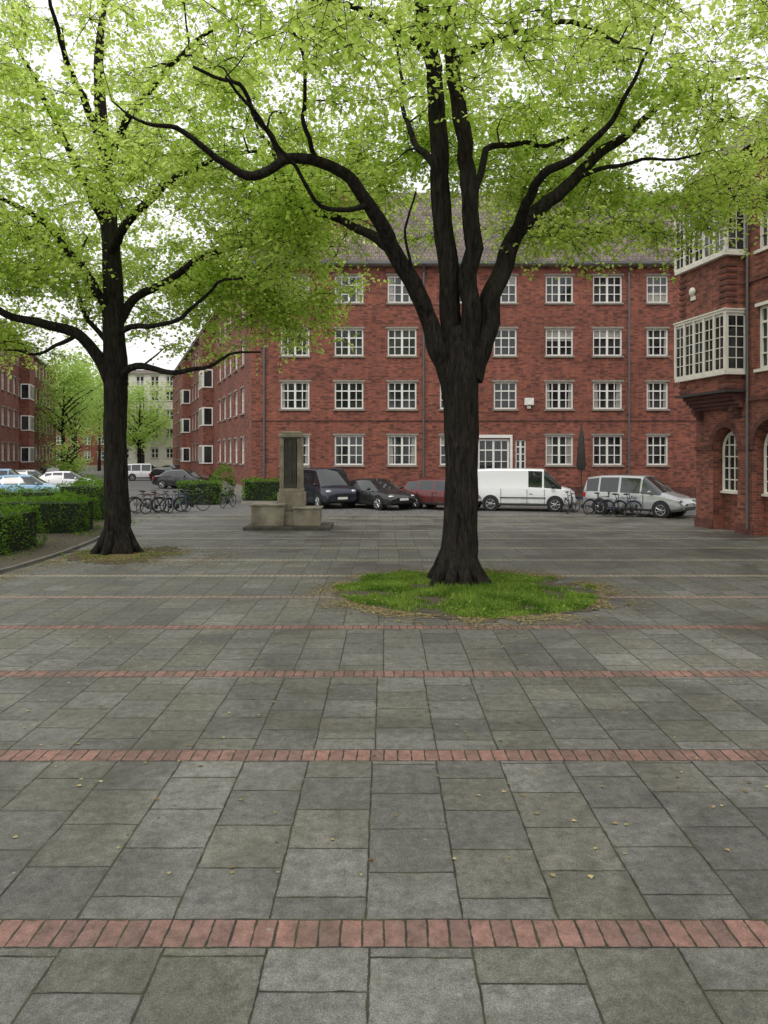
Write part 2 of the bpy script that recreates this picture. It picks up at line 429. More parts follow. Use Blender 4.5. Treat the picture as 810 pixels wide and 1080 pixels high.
# ------------------------------------------------------------ trees
def limb(pts, n=5):
    P = smooth_line([Vector((*p[:3], )) for p in pts], n); R = []
    for i in range(len(pts)-1):
        for k in range(n): R.append(pts[i][3]*(1-k/n)+pts[i+1][3]*k/n)
    R.append(pts[-1][3]); return P, R
def build_tree(name, Y0, trunk, limbs, roots, ells, leafsize, ntw, lpt, seed, mat=M_leaf, leafup=.5):
    rs = random.Random(seed)
    e = empty(name)
    mb = MB(); nodes = []; nr = []
    P, R = limb(trunk, 6); mb.tube(P, R, 24, 0, True, .13)
    for pl in limbs:
        pts = [(*PX(p[0], p[1], Y0+p[2]), p[3]) for p in pl]
        P, R = limb(pts, 5)
        P = [p+Vector((noise.noise(p*1.3)*.12+noise.noise(p*3.5)*.04, noise.noise(p*1.3+Vector((9,0,0)))*.14, noise.noise(p*1.3+Vector((0,9,0)))*.12)) if i > 2 else p for i, p in enumerate(P)]
        mb.tube(P, R, 10, 0, True, .14)
        for p, r in list(zip(P, R))[4:]: nodes.append(p); nr.append(r)
    bx, by = trunk[0][0], trunk[0][1]
    for k in range(roots):
        a = 2*math.pi*k/roots+rs.uniform(-.3, .3); l = rs.uniform(.5, .8); R0 = trunk[1][3]
        mb.tube([(bx+math.cos(a)*R0*.5, by+math.sin(a)*R0*.5, .7), (bx+math.cos(a)*R0*.9, by+math.sin(a)*R0*.9, .28), (bx+math.cos(a)*(R0+.12), by+math.sin(a)*(R0+.12), .08), (bx+math.cos(a)*(R0+l*.45), by+math.sin(a)*(R0+l*.45), -.04)], [.12,.14,.11,.04], 8, 0, True, .15)
    nodes_np = np.array([tuple(p) for p in nodes]); nrad = list(nr)
    T = []
    for (c, r, n, sp) in ells:
        k = 0; tries = 0
        while k < n and tries < n*30:
            tries += 1
            v = Vector((rs.gauss(0,1), rs.gauss(0,1), rs.gauss(0,1))).normalized()*(rs.random()**.45)
            p = Vector((c[0]+v.x*r[0], c[1]+v.y*r[1], c[2]+v.z*r[2]))
            if noise.noise(p*.55+Vector((seed, 0, 0))) < sp*rs.random()-.12: continue
            T.append(p); k += 1
    D = [float(np.min(((nodes_np-np.array(tuple(p)))**2).sum(1))) for p in T]
    order = np.argsort(D)
    LC = []
    arr = np.zeros((len(nodes)+len(T)*14, 3)); arr[:len(nodes)] = nodes_np; cnt = len(nodes)
    for oi in order:
        p = T[oi]; q = np.array(tuple(p))
        dv = arr[:cnt]-q; dd = np.sqrt((dv**2).sum(1)) + np.maximum(0, arr[:cnt, 2]-q[2])*.25
        j = int(np.argmin(dd)); st = Vector(arr[j]); L = (p-st).length
        if L < .15: continue
        ns = min(12, max(3, int(L/.35))); r0 = min(nrad[j]*.65, .013+.016*L); pts = []
        bow = Vector((rs.uniform(-.15,.15), rs.uniform(-.15,.15), rs.uniform(.05,.28)))*L
        for k in range(ns+1):
            t = k/ns; w = st.lerp(p, t)+bow*math.sin(math.pi*t)*(1-.3*t)
            if 0 < k: w = w+Vector((noise.noise(w*2.1), noise.noise(w*2.1+Vector((5,5,0))), noise.noise(w*2.1+Vector((0,5,5)))))*.16
            pts.append(w)
        rd = [r0*(1-k/ns)+.006*(k/ns) for k in range(ns+1)]
        mb.tube(pts, rd, 5 if r0 > .02 else 4, 0, False)
        for k in range(1, ns+1):
            if cnt < len(arr): arr[cnt] = pts[k]; nrad.append(rd[k]); cnt += 1
        for k in range(ntw):
            f = rs.uniform(.4, 1.0); ii = min(ns, int(f*ns)+1) if k else ns; b = pts[ii]
            dr = Vector((rs.gauss(0,1), rs.gauss(0,1), rs.gauss(0,.5))).normalized()
            l = rs.uniform(.4, 1.15); en = b+dr*l+Vector((0,0,-.2*l)); mid = b.lerp(en, .5)+Vector((0,0,.08*l))
            mb.tube([b, mid, en], [.007,.005,.002], 3, 0, False)
            for z in range(lpt):
                t = rs.uniform(.1, 1.05); w = (b.lerp(mid, t*2) if t < .5 else mid.lerp(en, t*2-1))
                LC.append((w.x+rs.gauss(0,.07), w.y+rs.gauss(0,.07), w.z+rs.gauss(0,.05)-.03))
    mb.obj('trunk_and_branches', [M_bark], e, smooth=60)
    C = np.array(LC); sh = np.array([.5+.9*noise.noise((x*.6, y*.6, z*.6)) for x, y, z in LC])
    leaves('foliage', C, leafsize, mat, e, up=leafup, droop=.6, shade=sh, aspect=.40)
    return len(LC)

tx, ty = 1.5, 15.0
tr = [(tx-.03,ty,-.05,.50),(tx-.02,ty,.15,.43),(tx,ty,.5,.375),(tx+.05,ty,1.3,.34),(tx+.08,ty,2.3,.335),(tx+.07,ty,3.3,.35),(tx+.04,ty,4.1,.39),(tx+.03,ty,4.75,.33),(tx+.0,ty,5.2,.2)]
limbs = [
 [(474,400,0,.22),(458,350,-.1,.19),(436,300,-.3,.17),(412,258,-.5,.155),(390,216,-.8,.13),(366,186,-1.1,.115),(336,172,-1.4,.105),(300,170,-1.7,.095),(264,186,-2.0,.08),(232,166,-2.3,.06),(196,142,-2.6,.045),(150,128,-3,.028),(110,105,-3.3,.012)],
 [(418,268,-.4,.13),(394,246,.0,.10),(366,232,.5,.085),(330,224,1.0,.07),(300,204,1.5,.055),(285,160,1.8,.035),(262,110,2.2,.02)],
 [(480,400,.05,.26),(474,330,.1,.22),(468,250,.2,.205),(463,170,.2,.195),(458,90,.1,.17),(447,20,-.1,.15),(436,-60,-.2,.12),(430,-150,-.3,.07)],
 [(490,395,-.05,.24),(494,320,-.1,.20),(497,250,-.25,.18),(494,180,-.4,.16),(484,110,-.6,.145),(474,50,-.8,.125),(482,-20,-1,.1),(500,-110,-1.4,.06)],
 [(496,400,.0,.26),(512,340,.1,.22),(530,285,.2,.195),(548,243,.4,.175),(578,213,.5,.145),(606,188,.6,.13),(634,158,.7,.11),(664,140,.8,.085),(694,112,1,.065),(740,92,1.2,.045),(800,80,1.5,.025)],
 [(540,262,.3,.12),(553,215,-.4,.10),(575,185,-1,.085),(612,160,-1.5,.07),(645,125,-2,.05),(672,75,-2.5,.03),(690,30,-2.8,.015)],
 [(497,215,-.3,.09),(515,160,.5,.07),(545,150,1,.055),(590,150,1.6,.04),(640,120,2.4,.025)],
 [(463,180,.2,.09),(440,150,.9,.065),(425,118,1.4,.05),(424,75,2,.035),(405,20,2.6,.02)],
 [(476,70,-.8,.09),(505,52,-1.3,.07),(545,34,-1.8,.055),(600,24,-2.4,.04),(655,44,-3,.025)],
 [(455,60,0,.09),(420,30,-1.2,.06),(370,10,-2.3,.045),(310,-5,-3.4,.03)],
 [(390,216,-.8,.06),(360,220,-1.6,.045),(325,200,-2.2,.035),(280,130,-3,.03),(240,80,-3.8,.02)],
 [(300,170,-1.7,.06),(275,130,-1.9,.045),(255,90,-2.4,.035),(200,70,-3.0,.025)],
 [(336,172,-1.4,.05),(318,130,-1.8,.04),(322,80,-2.2,.03),(300,30,-2.6,.02)],
 [(606,188,.6,.06),(640,178,.2,.045),(690,170,-.2,.03),(740,160,-.6,.02)],
 [(436,300,-.3,.035),(432,250,-.8,.025),(440,200,-1.2,.018)],
]
n1 = build_tree('linden_tree', 15.0, tr, limbs, 9, [
  ((1.2,16.4,11.8),(7.4,5.6,3.9),340,.6),
  ((0.8,10.8,9.9),(6.4,3.0,2.0),135,.7),
  ((3.4,18.4,9.4),(6.8,2.2,1.7),290,.1),
  ((6.2,15,9.6),(4.0,2.8,1.9),130,.4),
  ((-3.2,16,8.9),(3.2,2.6,1.9),100,.4),
  ((-1.9,16.6,7.4),(2.1,1.8,1.2),42,.1),
  ((6.6,16.5,8.1),(2.6,2,.9),40,.1),
  ((4.2,15.4,7.4),(1.6,1.2,.6),13,.0)], .108, 7, 13, 3)

lx, ly = -7.1, 19.7; k = .0
tr2 = [(lx,ly,-.05,.50),(lx,ly,.15,.42),(lx,ly,.5,.36),(lx-.02,ly,1.3,.32),(lx-.05,ly,2.4,.30),(lx-.06,ly,3.6,.30),(lx-.05,ly,4.8,.31),(lx-.1,ly,6.0,.28),(lx-.14,ly,7.5,.25),(lx-.3,ly,10,.2),(lx-.5,ly,13,.12),(lx-.3,ly,15.2,.05),(lx-.4,ly,16.5,.015)]
limbs2 = [
 [(119,410,0,.20),(105,378,-.2,.16),(82,352,-.4,.14),(48,343,-.7,.12),(15,335,-1,.10),(-20,310,-1.3,.07)],
 [(122,345,0,.15),(142,318,.2,.12),(172,300,.0,.10),(205,276,-.3,.085),(245,262,-.6,.065),(290,250,-.9,.045),(330,262,-1.1,.025)],
 [(124,400,0,.12),(145,385,-.5,.09),(178,393,-1,.07),(212,388,-1.5,.05),(240,375,-1.8,.035),(275,372,-2,.02)],
 [(117,330,0,.14),(98,300,-.5,.11),(70,262,-1,.09),(40,228,-1.5,.07),(0,206,-2,.05),(-40,180,-2.4,.03)],
 [(114,270,0,.14),(140,230,-1,.11),(175,195,-2,.09),(215,170,-3,.06),(270,160,-3.5,.03)],
 [(112,240,0,.13),(90,190,-.8,.10),(60,130,-1.5,.07),(30,70,-2.2,.04)],
 [(110,180,0,.12),(140,120,-1.2,.09),(180,70,-2.2,.06),(230,30,-3,.035)],
 [(108,150,0,.12),(80,90,-1.2,.08),(60,30,-2.4,.05),(50,-30,-3.4,.03)],
 [(121,370,0,.08),(90,330,1.2,.06),(80,290,2.2,.05),(95,250,3,.03)],
 [(120,350,0,.09),(150,345,-.8,.07),(190,335,-1.4,.05),(230,300,-1.8,.035),(260,290,-2.2,.02)],
 [(82,352,-.4,.07),(60,366,.2,.05),(30,372,.8,.035),(-10,365,1.2,.02)],
]
n2 = build_tree('linden_tree', 19.7, tr2, limbs2, 8, [
  ((-7.2,21,11.5),(6.6,5.0,4.8),340,.6),
  ((-7.5,15.6,10.3),(5.0,2.8,2.4),90,.7),
  ((-4.1,20.8,6.9),(3.2,2.2,1.8),120,.4),
  ((-2.6,20.8,8.6),(2.6,2.4,1.7),80,.3),
  ((-10.4,20.5,7.5),(3.0,2.2,1.8),150,.15),
  ((-10.6,20.8,5.9),(2.0,1.8,.8),40,.0),
  ((-8.8,16.5,7.3),(2.2,1.8,.9),22,.2),
  ((-6.0,22.5,7.9),(3.6,2.4,2.0),80,.4)], .118, 7, 13, 11)
print('LEAVES', n1, n2)

def far_tree(x, y, h, r, seed, n=3500, size=.38, zb=.35):
    rs = random.Random(seed); e = empty('street_tree')
    mb = MB(); mb.tube([(x,y,0),(x+.1,y,h*.25),(x,y,h*.5),(x+.2,y,h*.85)], [.3,.22,.16,.05], 8, 0, True, .1)
    for k in range(12):
        a = rs.uniform(0, 6.28); z0 = h*rs.uniform(.3,.6); l = r*rs.uniform(.6,1)
        mb.tube([(x,y,z0),(x+math.cos(a)*l*.5,y+math.sin(a)*l*.5,z0+l*.5),(x+math.cos(a)*l,y+math.sin(a)*l,z0+l*.8)], [.12,.07,.02], 5, 0, False)
    mb.obj('trunk', [M_bark], e, smooth=60)
    C = []
    cs = [(rs.gauss(0,.42)*r, rs.gauss(0,.42)*r, rs.uniform(zb, .95)*h, rs.uniform(.16,.34)*r) for _ in range(26)]
    for i in range(n):
        c = rs.choice(cs); C.append((x+c[0]+rs.gauss(0,c[3]), y+c[1]+rs.gauss(0,c[3]), c[2]+rs.gauss(0,c[3]*.8)))
    C = np.array(C); sh = np.array([.5+1.0*noise.noise((p[0]*.3, p[1]*.3, p[2]*.3)) for p in C])
    leaves('foliage', C, size, M_fleaf, e, shade=sh)
far_tree(-41, 98, 16.5, 5.0, 1, 4800, .36); far_tree(-36.5, 84, 13.5, 3.8, 2, 4000, .3); far_tree(-47, 122, 17, 5.5, 3, 4500)
far_tree(-38.5, 118, 14, 4.2, 5); far_tree(-54, 128, 18, 6, 6, 4500)
far_tree(-30.5, 92, 11, 3.2, 8, 3400, .3)
far_tree(-30, 70, 4, 1.8, 12, 2000, .22, .15)

# ------------------------------------------------------------ hedges
def hedge(x0, x1, y0, y1, h, rz=0, name='hedge', dens=420, size=.06):
    cx, cy = (x0+x1)/2, (y0+y1)/2; e = empty(name, (cx, cy, .05), rz); wx, wy = (x1-x0)/2, (y1-y0)/2
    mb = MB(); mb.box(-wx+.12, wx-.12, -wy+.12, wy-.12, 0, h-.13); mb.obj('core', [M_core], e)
    C = []; A = [(2*wx*2*wy, 0), (2*wx*h, 1), (2*wx*h, 2), (2*wy*h, 3), (2*wy*h, 4)]
    for ar, k in A:
        for i in range(int(ar*dens)):
            u, v = random.uniform(-1,1), random.uniform(-1,1); j = abs(random.gauss(0,.06))-.02
            if random.random() < .05: j = -random.uniform(.03,.12)
            if k == 0: p = Vector((u*wx, v*wy, h-j))
            elif k == 1: p = Vector((u*wx, -wy+j, (v+1)/2*h))
            elif k == 2: p = Vector((u*wx, wy-j, (v+1)/2*h))
            elif k == 3: p = Vector((-wx+j, u*wy, (v+1)/2*h))
            else: p = Vector((wx-j, u*wy, (v+1)/2*h))
            q = p+Vector((cx, cy, 0)); d = Vector((noise.noise(q*1.6), noise.noise(q*1.6+Vector((7,0,0))), noise.noise(q*1.6+Vector((0,7,0)))))*.24
            C.append(tuple(p+d))
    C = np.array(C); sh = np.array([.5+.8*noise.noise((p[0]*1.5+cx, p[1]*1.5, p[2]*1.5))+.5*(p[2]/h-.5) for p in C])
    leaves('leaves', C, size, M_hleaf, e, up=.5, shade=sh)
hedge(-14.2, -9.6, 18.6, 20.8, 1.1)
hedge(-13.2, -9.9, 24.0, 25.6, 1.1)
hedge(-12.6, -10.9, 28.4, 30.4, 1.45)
hedge(-18.5, -12.4, 33.5, 34.6, .95, dens=250, size=.08)
hedge(-10.8, -8.7, 38.6, 39.8, 1.15, dens=250, size=.08)
hedge(-7.7, -5.0, 40.2, 41.8, 1.2, dens=250, size=.08)
def shrub(x, y, r, h, n=2500):
    C = []; 
    for i in range(n):
        v = Vector((random.gauss(0,1), random.gauss(0,1), random.gauss(0,1))).normalized()*random.uniform(.7,1.0)
        p = Vector((x+v.x*r, y+v.y*r, h*.5+v.z*h*.5)); p += Vector((1,1,1))*noise.noise(p*1.7)*.3; C.append(tuple(p))
    C = np.array(C); sh = np.array([.5+.9*noise.noise((p[0], p[1], p[2])) for p in C])
    leaves('shrub', C, .09, M_hleaf, None, shade=sh)
shrub(-12.6, 32.0, .9, 1.8); shrub(-11.6, 27.0, .5, 1.3, 1500); shrub(-8.9, 41, .7, 2.1)

# ------------------------------------------------------------ buildings
def wall(mb, x0, x1, z0, z1, ops, y=0., depth=.16, m=0):
    xs = sorted({x0, x1, *[o[0] for o in ops], *[o[1] for o in ops]}); zs = sorted({z0, z1, *[o[2] for o in ops], *[o[3] for o in ops]})
    for i in range(len(xs)-1):
        for j in range(len(zs)-1):
            cx, cz = (xs[i]+xs[i+1])/2, (zs[j]+zs[j+1])/2
            if any(o[0] < cx < o[1] and o[2] < cz < o[3] for o in ops): continue
            mb.quad([(xs[i],y,zs[j]),(xs[i+1],y,zs[j]),(xs[i+1],y,zs[j+1]),(xs[i],y,zs[j+1])], m)
    for a, b, c, d in ops:
        Y = y+depth
        mb.quad([(a,y,c),(a,Y,c),(a,Y,d),(a,y,d)], m); mb.quad([(b,Y,c),(b,y,c),(b,y,d),(b,Y,d)], m)
        mb.quad([(a,y,d),(a,Y,d),(b,Y,d),(b,y,d)], m); mb.quad([(a,Y,c),(a,y,c),(b,y,c),(b,Y,c)], m)
def window(fr, gl, cu, a, b, c, d, y, nx=4, nz=3, fw=.085, sill=None, depth=.16):
    Y = y+depth
    gl.quad([(a,Y,c),(b,Y,c),(b,Y,d),(a,Y,d)])
    fr.box(a,b,Y-.07,Y-.002,c,c+fw); fr.box(a,b,Y-.07,Y-.002,d-fw,d)
    fr.box(a,a+fw,Y-.072,Y-.003,c+fw,d-fw); fr.box(b-fw,b,Y-.072,Y-.003,c+fw,d-fw)
    for i in range(1, nx):
        xx = a+(b-a)*i/nx; t = .06 if (nx % 2 == 0 and i == nx//2) else .026
        fr.box(xx-t, xx+t, Y-.066, Y-.004, c+fw, d-fw)
    for j in range(1, nz):
        zz = c+(d-c)*j/nz; t = .036 if j == nz-1 else .022
        fr.box(a+fw, b-fw, Y-.060, Y-.005, zz-t, zz+t)
    if cu is not None:
        r = random.random()
        if r < .35:
            w = (b-a)*random.uniform(.12,.25)
            cu.quad([(a,Y-.02,c),(a+w,Y-.02,c),(a+w*.8,Y-.02,d),(a,Y-.02,d)]); cu.quad([(b-w,Y-.02,c),(b,Y-.02,c),(b,Y-.02,d),(b-w*.8,Y-.02,d)])
        elif r < .45:
            z = c+(d-c)*random.uniform(.5,.8); cu.quad([(a,Y-.02,z),(b,Y-.02,z),(b,Y-.02,d),(a,Y-.02,d)])
        elif r < .52:
            z = c+(d-c)*.4; cu.quad([(a,Y-.02,c),(b,Y-.02,c),(b,Y-.02,z),(a,Y-.02,z)])
    if sill is not None:
        sill.box(a-.08, b+.08, y-.09, y+depth-.08, c-.10, c-.002)
        sill.box(a-.1, b+.1, y-.025, y+.04, d+.003, d+.11)
def main_building():
    e = empty('brick_apartment_building', (-7.7, 43, 0)); w = MB(); fr = MB(); gl = MB(); cu = MB(); si = MB(); tr = MB(); L = 31
    cols = [(-5.18,1.68),(-2.04,1.68),(1.05,1.68),(4.0,1.5),(7.05,1.34),(10.2,1.6),(13.0,1.7),(15.9,1.25),(19.0,1.6),(21.8,1.4)]
    zc = [2.88,6.07,9.16,12.24]; ops = []
    for xc, ww in cols:
        X = xc+7.7
        for k, z in enumerate(zc):
            if k == 0 and xc == 7.05: continue
            hh = .86 if k == 0 else .79
            ops.append((X-ww/2, X+ww/2, z-hh, z+hh))
    win = list(ops)
    door = (13.15, 15.0, .25, 3.55); side = (15.35, 15.95, 1.4, 3.5)
    wall(w, 0, L, 0, 13.7, ops+[door, side])
    for q in win: window(fr, gl, cu, *q, 0, 4 if q[1]-q[0] > 1.45 else 3, 3, sill=si)
    window(fr, gl, None, *door, 0, 4, 5, .12); window(fr, gl, None, *side, 0, 2, 5, .07)
    fr.box(12.97,13.12,-.06,.1,.15,3.6); fr.box(15.03,15.16,-.06,.1,.15,3.6); fr.box(12.97,15.16,-.065,.1,3.602,3.78)
    si.box(12.6,15.5,-1.0,-.02,.12,.25)
    w.quad([(L,0,0),(L,12,0),(L,12,13.7),(L,0,13.7)]); w.quad([(0,12,0),(0,0,0),(0,0,13.7),(0,12,13.7)]); w.quad([(L,12,0),(0,12,0),(0,12,13.7),(L,12,13.7)])
    tr.box(-.02, L, -.05, -.003, 0, .75, 0)
    for z in (4.55,): tr.box(-.02, L, -.03, -.003, z, z+.09, 0)
    tr.box(-.3, L+.2, -.42, -.02, 13.55, 13.72, 1); tr.box(-.3, L+.2, -.55, -.43, 13.60, 13.76, 2)
    for X in (.75, 10.0, 21.9):
        tr.tube([(X,-.12,.3),(X,-.12,13.2),(X,-.45,13.6)], .06, 8, 2)
        for z in (2,5,8,11): tr.box(X-.09,X+.09,-.13,-.004,z,z+.06,2)
    rf = MB(); rf.quad([(-.4,-.5,13.72),(L+.3,-.5,13.72),(L+.3,6,20.0),(-.4,6,20.0)]); rf.quad([(-.4,6,20.0),(L+.3,6,20.0),(L+.3,12.5,13.72),(-.4,12.5,13.72)])
    w.quad([(0,0,13.7),(0,6,19.9),(0,12,13.7)]); w.quad([(L,0,13.7),(L,12,13.7),(L,6,19.9)])
    w.obj('walls', [M_brick], e); fr.obj('window_frames', [M_white], e); gl.obj('window_glass', [M_glass], e); cu.obj('curtains', [M_curt], e)
    si.obj('sills', [M_stone], e); tr.obj('trim', [M_brickd, M_stone, M_zinc], e); rf.obj('roof', [M_roof], e)
    ac = MB(); ac.box(15.85,16.35,-.32,-.01,5.5,5.9); ac.torus((16.1,-.33,5.7),.16,.012); ac.box(16.0,16.2,-.2,-.01,5.3,5.48)
    ac.obj('air_conditioner', [M_white], e, bevel=.02)
main_building()

def wing(name, loc, rz, L, hgt, brick, x_list, zc, ww=1.3, hh=.8, bays=(), roof=True, depth=11, nx=2):
    e = empty(name, loc, rz); w = MB(); fr = MB(); gl = MB(); cu = MB(); si = MB(); tr = MB(); ops = []
    for x in x_list:
        for z in zc: ops.append((x-ww/2, x+ww/2, z-hh, z+hh))
    wall(w, 0, L, 0, hgt, ops)
    for q in ops: window(fr, gl, cu, *q, 0, nx, 2, sill=si)
    w.quad([(L,0,0),(L,depth,0),(L,depth,hgt),(L,0,hgt)]); w.quad([(0,depth,0),(0,0,0),(0,0,hgt),(0,depth,hgt)]); w.quad([(L,depth,0),(0,depth,0),(0,depth,hgt),(L,depth,hgt)])
    tr.box(-.3, L, -.35, -.02, hgt-.2, hgt); tr.box(0, L, -.04, -.003, 0, .7)
    for b0, z0, z1 in bays:
        w.box(b0, b0+2.6, -.85, -.003, z0, z1)
        z = z0+.9
        while z+1.5 < z1:
            for k in range(4):
                fr.box(b0+.05+k*.63, b0+.62+k*.63, -.91, -.853, z, z+1.5); gl.box(b0+.13+k*.63, b0+.54+k*.63, -.915, -.91, z+.1, z+1.4)
            fr.box(b0-.06, b0-.003, -.86, -.05, z, z+1.5); gl.box(b0-.066, b0-.061, -.75, -.15, z+.1, z+1.4)
            fr.box(b0+2.603, b0+2.66, -.86, -.05, z, z+1.5); gl.box(b0+2.661, b0+2.667, -.75, -.15, z+.1, z+1.4)
            z += 3.09
    if roof:
        rf = MB(); rf.quad([(-.3,-.4,hgt+.01),(L,-.4,hgt+.01),(L,depth/2,hgt+5.5),(-.3,depth/2,hgt+5.5)]); rf.quad([(-.3,depth/2,hgt+5.5),(L,depth/2,hgt+5.5),(L,depth+.4,hgt),(-.3,depth+.4,hgt)])
        w.quad([(0,0,hgt),(0,depth/2,hgt+5.4),(0,depth,hgt)]); w.quad([(L-.01,0,hgt),(L-.01,depth,hgt),(L-.01,depth/2,hgt+5.4)])
        rf.obj('roof', [M_roof], e)
    w.obj('walls', [brick], e); fr.obj('window_frames', [M_white], e); gl.obj('window_glass', [M_glass], e)
    if cu.v: cu.obj('curtains', [M_curt], e)
    si.obj('sills', [M_stone], e); tr.obj('trim', [M_stone], e)
th = math.atan2(-1, .36); Lw = 66
wing('brick_apartment_building', (-7.7-.36*62, 43.05+62, 0), th, Lw-.1, 13.7, M_brick2, [2+2.75*i for i in range(23) if i not in (16,17,)], [2.88,6.0,9.0,11.9], bays=[(45.0,1.0,12.6),(25,1.0,12.6)])
th2 = math.atan2(.957, -.29)
wing('brick_apartment_building', (-29.7, 53, 0), th2, 46, 13.3, M_brick2, [1.5+2.6*i for i in range(17)], [2.9,6.0,9.1,12.0], bays=[(20,1.,12.5)])
wing('brick_townhouse', (-66, 140, 0), 0, 18, 10.5, M_brick, [2+2.6*i for i in range(6)], [2.5,5.4,8.4])
wing('plaster_apartment_building', (-43.5, 120, 0), 0, 14, 16, M_plaster, [1.5+2.4*i for i in range(5)], [2.9,6,9.1,12.2,14.6], roof=False)
wing('pink_apartment_building', (-55, 150, 0), 0, 14, 15, M_pink, [1.5+2.4*i for i in range(5)], [2.9,6,9.1,12.2], roof=True)

def right_building():
    th = math.atan2(-1, .173); e = empty('brick_arcade_building', (11.4, 27.0, 0), th)
    w = MB(); fr = MB(); gl = MB(); si = MB(); dk = MB(); L = 16; HT = 12.4; ZT = 4.35
    arches = [(1.0, 2.35), (3.15, 4.85), (5.7, 7.4), (8.2, 9.9), (10.7, 12.4)]; sp = 2.85
    xprev = 0
    def solid(a, b): w.quad([(a,0,0),(b,0,0),(b,0,ZT),(a,0,ZT)])
    for a, b in arches:
        solid(xprev, a); n = 14; r = (b-a)/2; c = (a+b)/2
        P = [(c-r*math.cos(math.pi*i/n), sp+r*math.sin(math.pi*i/n)*1.05) for i in range(n+1)]
        for i in range(n):
            (x1, z1), (x2, z2) = P[i], P[i+1]
            w.quad([(x1,0,z1),(x2,0,z2),(x2,0,ZT),(x1,0,ZT)]); w.quad([(x1,0,z1),(x1,.7,z1),(x2,.7,z2),(x2,0,z2)])
            def off(x, z, k): 
                dx, dz = x-c, z-sp; l = math.hypot(dx, dz); return (x+dx/l*k, z+dz/l*k)
            o1, o2 = off(x1, z1, .2), off(x2, z2, .2)
            dk.quad([(x1,-.03,z1),(x2,-.03,z2),(o2[0],-.03,o2[1]),(o1[0],-.03,o1[1])], 1)
            dk.quad([(o1[0],-.03,o1[1]),(o2[0],-.03,o2[1]),(o2[0],0,o2[1]),(o1[0],0,o1[1])], 1)
        for X, s_ in ((a, 1), (b, -1)): w.quad([(X,0,0),(X,.7,0),(X,.7,sp),(X,0,sp)])
        aw, bw = a+.06, b-.06; r2 = (bw-aw)/2; c2 = c; zb = 1.35; Y = .42
        Q = [(c2-r2*math.cos(math.pi*i/n), sp-.05+r2*math.sin(math.pi*i/n)) for i in range(n+1)]
        gl.quad([(aw,Y,zb),(bw,Y,zb),*[(x,Y,z) for x, z in Q[::-1]]])
        w.quad([(a,Y-.01,0),(b,Y-.01,0),(b,Y-.01,zb),(a,Y-.01,zb)])
        fr.tube([(aw,Y-.03,zb),*[(x,Y-.03,z) for x, z in Q],(bw,Y-.03,zb),(aw,Y-.03,zb)], .06, 4)
        for k in (1,2,3): 
            X = aw+(bw-aw)*k/4; zt = sp-.05+math.sqrt(max(0, r2*r2-(X-c2)**2)); fr.box(X-.025,X+.025,Y-.05,Y-.01,zb,zt)
        for z in (1.75,2.15,2.55,2.95,3.3): 
            hw = r2 if z < sp-.05 else math.sqrt(max(0, r2*r2-(z-sp+.05)**2)); fr.box(c2-hw,c2+hw,Y-.045,Y-.012,z-.02,z+.02)
        si.box(a+.004,b-.004,.28,Y-.014,zb-.08,zb-.003)
        xprev = b
    solid(xprev, L)
    w.quad([(0,.7,0),(L,.7,0),(L,.7,ZT),(0,.7,ZT)])
    w.quad([(0,0,ZT+.001),(L,0,ZT+.001),(L,.7,ZT),(0,.7,ZT)])
    w.quad([(0,12,0),(0,0,0),(0,0,HT),(0,12,HT)]); w.quad([(L,0,0),(L,12,0),(L,12,HT),(L,0,HT)]); w.quad([(0,12,0),(L,12,0),(L,12,HT),(0,12,HT)])
    xp = 0
    for a, b in arches+[(L, L)]:
        dk.box(xp-.03 if xp else -.03, a+.02, -.06, -.003, 0, .35, 1); dk.box(xp-.02, a+.02, -.05, -.003, sp-.08, sp+.06, 1); xp = b
    ops = []
    for x0, x1 in ((3.35,4.75),(6.2,7.6),(9.1,10.5),(12.,13.4)):
        for z0, z1 in ((5.35,7.35),(9.15,11.15)): ops.append((x0,x1,z0,z1))
    wall(w, 0, L, ZT, HT, ops)
    for q in ops: window(fr, gl, None, *q, 0, 4, 4, .09, sill=si)
    for z in (4.36, 8.2): dk.box(2.9, L, -.07, -.004, z, z+.14, 1)
    B0, B1, BY = .0, 2.72, -.64
    w.box(B0, B1, BY, -.002, 4.75, 11.75)
    for k, (z, yy) in enumerate(((4.18,-.18),(4.30,-.30),(4.42,-.42),(4.54,-.54))): dk.box(B0+.01, B1-.02, yy, -.004, z, z+.118, 1)
    dk.box(B0-.10, B1+.14, BY-.16, -.003, 4.662, 4.748, 0)
    for xx in (.3, 2.4): 
        for k in range(3): dk.box(xx-.12, xx+.12, -.12-.1*k, -.0045, 3.85+.11*k, 3.958+.11*k, 1)
    z = 4.8
    while z < 11.7:
        if not (5.1 < z < 7.5 or 8.95 < z < 11.3):
            dk.box(B0-.02, .38, BY-.035, BY-.002, z, z+.09, 1); dk.box(B1-.38, B1+.03, BY-.035, BY-.002, z, z+.09, 1); dk.box(B1+.002, B1+.03, BY, -.3, z, z+.09, 1)
        z += .2
